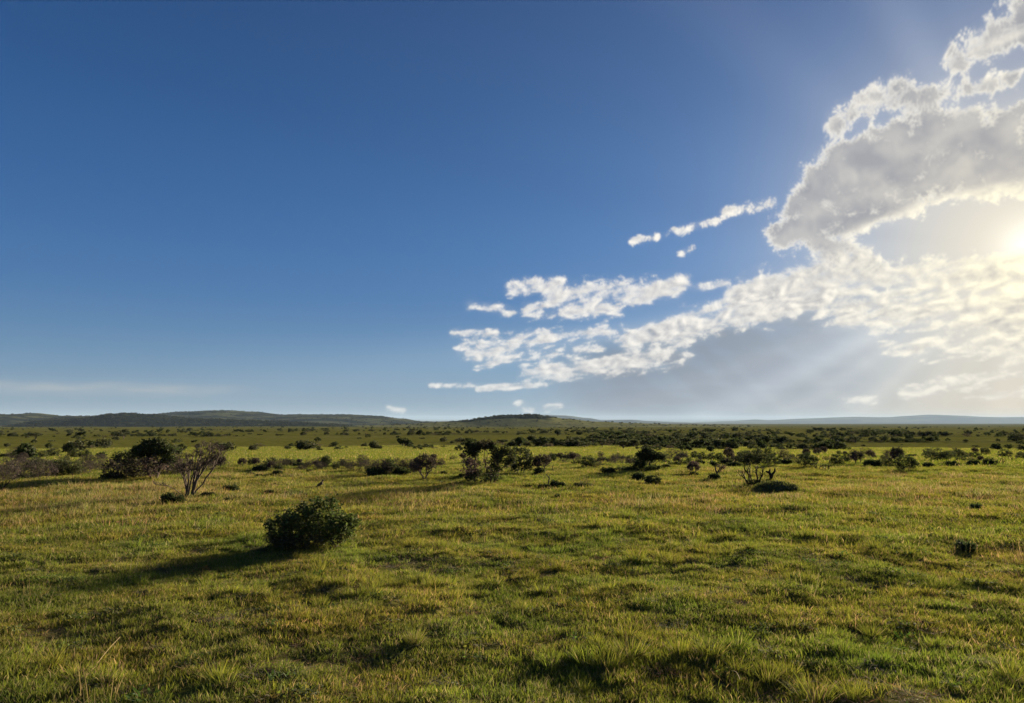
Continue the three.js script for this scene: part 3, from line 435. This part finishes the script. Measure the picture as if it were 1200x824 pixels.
// sticks and small growth on the middle meadow
const stick = (seed, lean = .1) => ({ seed, stems: 1, base: .01, trunk: .035, twigs: 1, twigLen: .06, bark: C(.09, .07, .06), wobble: .03, crowns: [[lean * -.6, .75, 0, .1, .25, .06, 5, 0], [lean, .9, 0, .05, .08, .05, 2, 0]] });
plant('dead_stump', 'thin forked dead stem sprouting from small dark bushes on the meadow', 'stump', undefined, 642, 572, 17, stick(55, -.12));
plant('dead_stump', 'short bare stick at the far edge of the meadow', 'stump', undefined, 648, 554, 9, stick(56));
[[638, 573, 6, 57, 1.1], [650, 571, 8, 58, .5], [658, 571, 6, 59, .5], [654, 584, 5, 60, .7]].forEach(([px, py, h, seed, w]) => plant('leafy_bush', 'tiny dark bush close to the thin forked dead stem', 'bush', 'tiny bushes by the forked dead stem', px, py, h, lowSpec(seed, w)));
plant('dead_shrub', 'low spiky dead shrub lying open on the middle meadow', 'shrub', undefined, 684, 572, 13, { seed: 61, stems: 6, base: .1, trunk: .05, twigs: 4, twigLen: .2, bark: C(.08, .065, .052), crowns: [[0, .5, 0, .6, .4, .4, 20, 0], [-.5, .25, 0, .4, .12, .3, 12, 300, oliveLeaf], [.4, .2, 0, .4, .12, .3, 12, 300, oliveLeaf]], leafSize: .14, clump: .15 });
plant('leafy_bush', 'dark upright bush at the far meadow edge left of the low dark mound bush', 'bush', undefined, 689, 549, 16, greenSpec(62, .8, darkLeaf));
plant('leafy_bush', 'low mound shaped dark bush on the meadow edge', 'bush', undefined, 712, 555, 8, lowSpec(63, .9));
plant('windswept_tree', 'windswept scrub tree leaning over to the right with dark bushy foot', 'tree', undefined, 756, 552, 26, { seed: 64, stems: 4, base: .15, trunk: .04, leafSize: .09, clump: .09, twigs: 3, crowns: [[.1, .72, 0, .42, .24, .4, 70, 1800, C(.036, .048, .018)], [.62, .62, 0, .42, .13, .3, 40, 1000, oliveLeaf], [-.2, .45, 0, .3, .3, .3, 40, 1000, darkLeaf], [0, .12, 0, .7, .12, .4, 40, 900, darkLeaf], [-.85, .08, 0, .5, .07, .4, 20, 500, darkLeaf]] });
plant('leafy_bush', 'round dark bush in front of the windswept tree', 'bush', undefined, 748, 564, 10, lowSpec(65, .6));
plant('leafy_bush', 'loose open bush in front of the windswept tree', 'bush', undefined, 765, 568, 12, { ...greenSpec(66, 1.0, oliveLeaf), leafSize: .14 });
plant('scrub_tree', 'tiny bushy topped tree standing on its own shrubby foot', 'tree', undefined, 813, 557, 16, { ...vaseSpec(67, .9, brownTwig), stems: 2 });
plant('leafy_bush', 'small bush round the foot of the tiny bushy topped tree', 'bush', undefined, 813, 558, 5, lowSpec(68, .9));
plant('scrub_tree', 'tiny bare topped tree with one hooked branch rising from a bush', 'tree', undefined, 837, 560, 19, { seed: 69, stems: 2, base: .04, trunk: .045, twigs: 2, twigLen: .12, bark: C(.07, .055, .045), crowns: [[0, .85, 0, .28, .08, .2, 12, 160, darkLeaf], [.5, .62, 0, .25, .08, .1, 7, 60, brownTwig]], leafSize: .14, clump: .12 });
plant('leafy_bush', 'round dry bush at the foot of the tiny bare topped tree', 'bush', undefined, 836, 562, 7, lowSpec(70, .8));
// the charred shrub on its mound
plant('dead_shrub', 'blackened dead shrub with bare upright forked limbs beside the low mound', 'shrub', undefined, 884, 570, 28, { seed: 71, stems: 5, base: .12, trunk: .06, fan: .8, twigs: 2, twigLen: .12, bark: C(.030, .024, .020), wobble: .03, crowns: [[-.1, .78, 0, .4, .2, .2, 22, 0], [-.55, .7, 0, .16, .3, .1, 8, 0], [.25, .6, 0, .2, .3, .2, 12, 0], [0, .15, 0, .3, .12, .2, 14, 260, darkLeaf]], leafSize: .1, clump: .12 });
plant('dead_stump', 'short blackened forked stump between the dead shrub and the mound', 'stump', undefined, 902, 564, 17, { seed: 72, stems: 2, base: .08, trunk: .09, twigs: 1, twigLen: .1, bark: C(.028, .022, .019), wobble: .04, crowns: [[.25, .75, 0, .25, .22, .1, 6, 0], [-.3, .6, 0, .2, .1, .1, 4, 0]] });
{
  const p = at(910, 574), px = scaleAt(p), g = thing('earth_mound', 'low rounded mound overgrown with dark herbs beside the blackened dead shrub', 'mound', undefined, p, 0, 1);
  const m = new THREE.SphereGeometry(1, 40, 20, 0, 6.2832, 0, 1.75), v = m.attributes.position; for (let i = 0; i < v.count; i++) { const x = v.getX(i), y = v.getY(i), z = v.getZ(i), k = 1 + .16 * n3(x * 1.6, y * 1.6, z * 1.6) + .06 * n3(x * 5, y * 5, z * 5); v.setXYZ(i, x * 24 * px * k, y * 9.5 * px * k - .03, z * 20 * px * k); } m.computeVertexNormals();
  part('soil', m, new THREE.MeshPhysicalMaterial({ color: new THREE.Color(.075, .072, .036), roughness: 1, specularIntensity: 0 }), g);
  const b = new Blades(); for (let k = 0; k < 1500; k++) { const a = rnd() * 6.28, t = Math.acos(rnd()) , k2 = 1 + .12 * rnd(); b.blade(Math.cos(a) * Math.sin(t) * 24 * px * k2, Math.cos(t) * 9.5 * px * k2 - .05, Math.sin(a) * Math.sin(t) * 20 * px * k2, rnd() * 6.28, range(.1, 1.1), range(.05, .13), range(.012, .03), .5, tone(rnd() < .6 ? C(.07, .085, .025) : C(.12, .13, .035), .3)); }
  part('foliage', b.build(), foliageMat, g);
}
// grey thorn thicket on the left
[[8, 566, 26, 'g', 81], [28, 562, 24, 'g', 82], [50, 563, 25, 'g', 83], [66, 558, 20, 'n', 84], [84, 558, 19, 'n', 85], [99, 556, 14, 'g', 86], [40, 552, 16, 'n', 87], [15, 552, 18, 'g', 88], [112, 552, 13, 'g', 89], [-14, 562, 26, 'g', 90], [200, 558, 22, 'g', 91], [214, 556, 20, 'g', 92], [242, 553, 18, 'g', 93]].forEach(([px, py, h, k, seed]) => plant('thorn_bush', k === 'g' ? 'grey leafless thorn bush in the thicket around the dark round tree' : 'green leafy bush among the grey leafless thorn bushes', 'bush', k === 'g' ? 'grey thorn thicket' : 'green bushes in the grey thicket', px, py, h, k === 'g' ? greySpec(seed, 1.0) : greenSpec(seed, .9, oliveLeaf)));
plant('dead_branch', 'dark fallen branch propped up at the edge of the grey thicket', 'branch', undefined, 2, 574, 12, { seed: 95, stems: 2, base: .1, trunk: .09, twigs: 1, twigLen: .15, bark: C(.05, .04, .032), crowns: [[.5, .75, 0, .3, .2, .2, 6, 0], [-.4, .3, 0, .4, .2, .2, 10, 200, darkLeaf]], leafSize: .2, clump: .2 });
[[316, 579, 5, 1.1], [293, 558, 5, .7], [303, 559, 4, .7], [270, 577, 9, .8], [266, 588, 5, 1], [325, 556, 5, 1], [362, 554, 4, .6], [520, 556, 4, .7], [541, 560, 5, .8]].forEach(([px, py, h, w], k) => plant('leafy_bush', 'very low dark bush spread flat in the straw grass by the thickets', 'bush', 'flat bushes in the straw grass', px, py, h, lowSpec(100 + k, w)));
// the loose belt of scrub that closes the meadow
{
  const R = rngOf(909), rr = (a, b) => a + (b - a) * R(), pool = [greySpec(601, .9), greySpec(602, 1.2), greenSpec(603, .9, oliveLeaf), greenSpec(604, .8, darkLeaf), lowSpec(605, 1), vaseSpec(606, .9), { ...greySpec(607, 1), bark: C(.07, .055, .047) }].map((q) => ({ ...grow(q), dry: q.dry }));
  const words = [['grey twiggy bush', 'grey twiggy bushes'], ['wide grey twiggy bush', 'wide grey twiggy bushes'], ['olive leafy bush', 'olive leafy bushes'], ['dark leafy bush', 'dark leafy bushes'], ['low spreading bush', 'low spreading bushes'], ['brown vase shaped bush', 'brown vase shaped bushes'], ['dark brown twiggy bush', 'dark brown twiggy bushes']];
  for (const [x0, x1, y0, y1, h0, h1, n] of [[250, 430, 545, 553, 7, 13, 34], [100, 260, 540, 552, 7, 12, 18], [0, 120, 534, 548, 8, 14, 24], [640, 760, 536, 546, 6, 12, 24], [760, 940, 536, 546, 7, 14, 40], [940, 1200, 532, 543, 5, 11, 36], [500, 560, 540, 550, 6, 10, 10]])
    for (let k = 0; k < n; k++) { const c = Math.floor(R() * pool.length); plant('scrub_bush', words[c][0] + ' in the loose scrub belt closing the meadow', 'bush', words[c][1] + ' of the scrub belt', rr(x0, x1), rr(y0, y1), rr(h0, h1) * (c === 4 ? .6 : 1), pool[c], R() * 6.28); }
}
// bushes along the right meadow edge
const rightEdge = [[947, 547, 17, 'd', .9], [958, 552, 12, 's', 1], [970, 552, 11, 's', .8], [981, 547, 15, 'd', .8], [1005, 546, 17, 'v', .9], [1022, 547, 9, 'l', .9], [1040, 546, 10, 'n', 1], [1062, 552, 20, 'd', .9], [1052, 545, 20, 'v', .7], [1088, 548, 6, 'l', .9], [1099, 541, 17, 'n', 1.3], [1114, 548, 8, 'l', .9], [1124, 539, 13, 'n', .9], [1128, 543, 9, 'd', 1.4], [1141, 546, 7, 'l', .8], [1143, 538, 9, 'd', 1.1], [1160, 546, 8, 'l', .7], [1160, 541, 6, 'd', 1.4], [1174, 545, 10, 's', .9], [1155, 533, 9, 'n', .8], [1178, 537, 11, 'n', 1.0], [1187, 541, 8, 's', 1.2], [1200, 540, 12, 'n', 1], [1218, 545, 15, 'd', 1], [873, 546, 18, 'd', 1], [890, 546, 20, 'n', .9], [905, 546, 13, 'd', 1], [860, 548, 7, 'l', 1], [920, 546, 8, 'l', 1], [800, 546, 8, 'd', 1], [790, 547, 6, 'l', 1], [780, 549, 5, 'l', .8], [700, 548, 9, 'g', 1], [725, 545, 14, 'g', 1.1], [740, 546, 9, 'g', 1], [662, 544, 9, 'g', 1.2], [676, 545, 8, 'd', 1.2]];
const edgeWords = { d: ['dense dark bush along the far edge of the meadow', 'dense bushes on the meadow edge'], s: ['bare crooked dead shrub along the far edge of the meadow', 'bare shrubs on the meadow edge'], v: ['upright vase shaped bush along the far edge of the meadow', 'vase shaped bushes on the meadow edge'], l: ['low flat dark bush along the far edge of the meadow', 'flat bushes on the meadow edge'], n: ['loose olive leaved bush along the far edge of the meadow', 'olive bushes on the meadow edge'], g: ['grey twiggy bush along the far edge of the meadow', 'grey bushes on the meadow edge'] };
rightEdge.forEach(([px, py, h, k, w], i) => plant(k === 's' ? 'dead_shrub' : 'leafy_bush', edgeWords[k][0], k === 's' ? 'shrub' : 'bush', edgeWords[k][1], px, py, h,
  k === 'd' ? greenSpec(120 + i, w, darkLeaf) : k === 'n' ? greenSpec(120 + i, w, oliveLeaf) : k === 'v' ? vaseSpec(120 + i, w, C(.04, .042, .024)) : k === 'l' ? lowSpec(120 + i, w) : k === 'g' ? greySpec(120 + i, w) : { seed: 120 + i, stems: 4, base: .1, trunk: .05, twigs: 3, twigLen: .16, bark: C(.07, .055, .046), wobble: .08, crowns: [[.2, .7, 0, .6 * w, .3, .3, 16, 0], [-.4, .5, 0, .3 * w, .3, .3, 8, 0]] }));
// ---------------------------------------------------------------- the scrub of the far plain
const farKinds = [
  grow({ seed: 301, stems: 3, base: .05, trunk: .05, twigs: 0, sides: 3, leafSize: .2, leafLong: 1.4, clump: .13, crowns: [[0, .62, 0, .55, .32, .55, 26, 260, darkLeaf]] }),
  grow({ seed: 302, stems: 4, base: .12, trunk: .05, twigs: 0, sides: 3, leafSize: .2, leafLong: 1.5, clump: .14, crowns: [[.1, .5, 0, .7, .36, .6, 26, 260, C(.06, .068, .028)], [-.4, .4, 0, .4, .3, .4, 12, 160, darkLeaf]] }),
  grow({ seed: 303, stems: 2, base: .03, trunk: .055, twigs: 0, sides: 3, leafSize: .18, leafLong: 1.5, clump: .11, crowns: [[0, .82, 0, .72, .12, .7, 30, 260, C(.06, .072, .028)]] }),
  grow({ seed: 304, stems: 5, base: .2, trunk: .045, twigs: 0, sides: 3, leafSize: .2, leafLong: 2.2, clump: .14, crowns: [[0, .45, 0, .9, .36, .7, 34, 300, C(.085, .075, .045)]] }),
  grow({ seed: 305, stems: 3, base: .08, trunk: .05, twigs: 0, sides: 3, leafSize: .19, leafLong: 1.5, clump: .12, crowns: [[.2, .7, 0, .4, .25, .4, 18, 280, darkLeaf], [-.3, .5, .1, .4, .28, .4, 16, 240, C(.034, .046, .016)]] }),
  grow({ seed: 306, stems: 5, base: .3, trunk: .045, twigs: 0, sides: 3, leafSize: .24, leafLong: 1.5, clump: .18, crowns: [[0, .38, 0, 1.1, .36, .8, 30, 260, darkLeaf]] }),
];
const farWords = [['round dark tree of the scrub on the plain below the meadow', 'round trees of the plain'], ['lopsided dark bush of the scrub on the plain below the meadow', 'lopsided bushes of the plain'], ['flat topped thorn tree on the plain below the meadow', 'flat topped trees of the plain'], ['wide brownish bush of the scrub on the plain below the meadow', 'brownish bushes of the plain'], ['two headed dark tree of the scrub on the plain below the meadow', 'two headed trees of the plain'], ['low wide dark bush of the scrub on the plain below the meadow', 'low wide bushes of the plain']];
const farNames = ['plain_tree', 'plain_bush', 'thorn_tree', 'plain_bush', 'plain_tree', 'plain_bush'];
const farList = [];
{
  const R = rngOf(404), rr = (a, b) => a + (b - a) * R();
  for (let k = 0; k < 90000; k++) {
    const az = rr(-50, 50), r = 62 * Math.exp(R() ** .8 * Math.log(5200 / 62)), x = Math.sin(az / DEG) * r, z = -Math.cos(az / DEG) * r, w = wooded(x, z);
    let keep = .025 + .8 * smooth(w, .14, .42);
    if (r < 130) keep *= .12 + .35 * smooth(az, 3, 9) * (1 - smooth(az, 24, 30)) + .35 * smooth(-az, 14, 24);
    if (r < 95) keep *= .35;
    keep *= .12 + 1.5 * smooth(fbm(x / (30 + r * .1), z / (20 + r * .06), 3), .0, .35);
    if (R() > keep * .42) continue;
    const kind = [0, 1, 1, 3, 3, 4, 5, 5, 0, 1, 4, 2][Math.floor(R() * 12)], low = kind === 5 || kind === 3;
    const h = (low ? rr(.35, .85) : rr(.55, 1.5)) * Math.exp(rr(-.45, .4)) * (1 + .5 * smooth(r, 120, 300) + 1.1 * smooth(r, 250, 1500));
    farList.push({ x, z, r, kind, h, turn: R() * 6.28, size: h / r, c: rr(.7, 1.3), w: rr(.85, 1.3) });
  }
  // single trees one can make out on the plain
  for (const [px, py, h, kind] of [[41, 517, 9.5, 2], [145, 515, 6.5, 2], [136, 516, 5, 1], [232, 527, 6, 0], [8, 524, 5, 1], [95, 515, 4, 5], [444, 527, 6, 1], [427, 524, 5, 1], [538, 530, 8, 0], [544, 524, 6, 0]]) { const p = at(px, py); farList.push({ x: p.x, z: p.z, r: Math.hypot(p.x, p.z), kind, h: scaleAt(p) * h, turn: px, size: 9, c: 1, w: 1 }); }
}
farList.sort((a, b) => b.size - a.size);
const NEAR = 260;
for (const f of farList.slice(0, NEAR)) {
  const g = thing(farNames[f.kind], farWords[f.kind][0], f.kind === 0 || f.kind === 2 || f.kind === 4 ? 'tree' : 'bush', farWords[f.kind][1], new THREE.Vector3(f.x, ground(f.x, f.z), f.z), f.turn, f.h);
  g.scale.set(f.h * f.w, f.h, f.h * f.w);
  const tree = /tree/.test(farNames[f.kind]);
  part(tree ? 'trunk' : 'branches', farKinds[f.kind].wood, barkMat, g); part(tree ? 'crown' : 'foliage', farKinds[f.kind].leaves, foliageMat, g);
}
{
  const m = new THREE.Matrix4(), q = new THREE.Quaternion(), up = new THREE.Vector3(0, 1, 0), p = new THREE.Vector3(), s = new THREE.Vector3(), c = new THREE.Color();
  farKinds.forEach((k, n) => {
    const list = farList.slice(NEAR).filter((f) => f.kind === n), o = lit(new THREE.InstancedMesh(k.leaves, foliageMat, list.length)); o.name = numbered('distant_scrub'); o.userData.kind = 'stuff'; tag(o, 'mass of distant dark scrub dotting the far plain', 'scrub');
    list.forEach((f, i) => { m.compose(p.set(f.x, ground(f.x, f.z), f.z), q.setFromAxisAngle(up, f.turn), s.set(f.h * f.w, f.h, f.h * f.w)); o.setMatrixAt(i, m); o.setColorAt(i, c.setRGB(f.c, f.c, f.c)); });
    scene.add(o);
  });
  const hk = lit(new THREE.InstancedMesh(farKinds[1].leaves, foliageMat, hillTrees.length)); hk.name = numbered('hillside_scrub'); hk.userData.kind = 'stuff'; tag(hk, 'dark scrub and trees growing on the distant hillsides', 'scrub');
  hillTrees.forEach(([x, y, z, h], i) => { m.compose(p.set(x, y, z), q.setFromAxisAngle(up, i), s.set(h * 1.5, h, h * 1.5)); hk.setMatrixAt(i, m); hk.setColorAt(i, c.setRGB(.8, .8, .8)); });
  scene.add(hk);
  console.log('hill trees', hillTrees.length); console.log('far scrub', farList.length);
}
// ---------------------------------------------------------------- the bird on the meadow
{
  const p = at(375, 572), g = thing('bird', 'small brown ground bird standing upright with raised head on the meadow', 'bird', undefined, p, 0, 1);
  const bones = [[[-.15, .06, 0, .012], [-.06, .11, 0, .038]], [[-.06, .11, 0, .045], [.045, .17, 0, .055]], [[.05, .18, 0, .045], [.075, .25, 0, .022]], [[.075, .25, 0, .020], [.085, .285, 0, .025]], [[.10, .286, 0, .010], [.128, .278, 0, .004]]];
  const mc = new MarchingCubes(56, new THREE.MeshStandardMaterial(), false, false, 40000), S = 56, half = .2, field = mc.field;
  const cap = (x, y, z, [a, b]) => { const dx = b[0] - a[0], dy = b[1] - a[1], dz = b[2] - a[2], t = clamp(((x - a[0]) * dx + (y - a[1]) * dy + (z - a[2]) * dz) / (dx * dx + dy * dy + dz * dz)); return Math.hypot(x - a[0] - t * dx, y - a[1] - t * dy, z - a[2] - t * dz) - lerp(a[3], b[3], t); };
  for (let k = 0; k < S; k++) for (let j = 0; j < S; j++) for (let i = 0; i < S; i++) { const x = (i - S / 2) / (S / 2) * half, y = (j - S / 2) / (S / 2) * half + .17, z = (k - S / 2) / (S / 2) * half; let e = 0; for (const b of bones) e += Math.exp(-cap(x, y, z, b) / .008); field[i + j * S + k * S * S] = .008 * Math.log(Math.max(e, 1e-30)); }
  mc.isolation = 0; mc.update();
  const n = mc.count, pos = mc.positionArray.slice(0, n * 3), b = new THREE.BufferGeometry(); for (let i = 0; i < n; i++) { pos[i * 3] *= half; pos[i * 3 + 1] = pos[i * 3 + 1] * half + .17; pos[i * 3 + 2] *= half; }
  const col = new Float32Array(n * 3); for (let i = 0; i < n; i++) { const y = pos[i * 3 + 1], head = y > .24, q = .8 + .4 * (n3(pos[i * 3] * 90, y * 90, pos[i * 3 + 2] * 90) * .5 + .5), c = head ? [.055, .042, .034] : [.075, .054, .038]; col.set(c.map((v) => v * q), i * 3); }
  b.setAttribute('position', new THREE.BufferAttribute(pos, 3)); b.setAttribute('normal', new THREE.BufferAttribute(mc.normalArray.slice(0, n * 3), 3)); b.setAttribute('color', new THREE.BufferAttribute(col, 3));
  const legs = [-1, 1].flatMap((s) => { const leg = new THREE.TubeGeometry(new THREE.CatmullRomCurve3([new THREE.Vector3(0, .10, s * .02), new THREE.Vector3(-.012, .05, s * .022), new THREE.Vector3(.004, -.005, s * .024)]), 6, .005, 5), toe = new THREE.TubeGeometry(new THREE.CatmullRomCurve3([new THREE.Vector3(-.01, 0, s * .024), new THREE.Vector3(.04, .002, s * .028)]), 3, .004, 4); return [leg, toe]; });
  const geo = mergeGeometries([b, ...legs.map((l) => { const t = l.toNonIndexed(); t.deleteAttribute('uv'); t.setAttribute('color', new THREE.Float32BufferAttribute(Array.from({ length: t.attributes.position.count * 3 }, (_, i) => [.14, .07, .04][i % 3]), 3)); return t; })]);
  part('body', geo, new THREE.MeshStandardMaterial({ vertexColors: true, roughness: .9, name: 'plumage' }), g);
}
renderer.render(scene, camera);
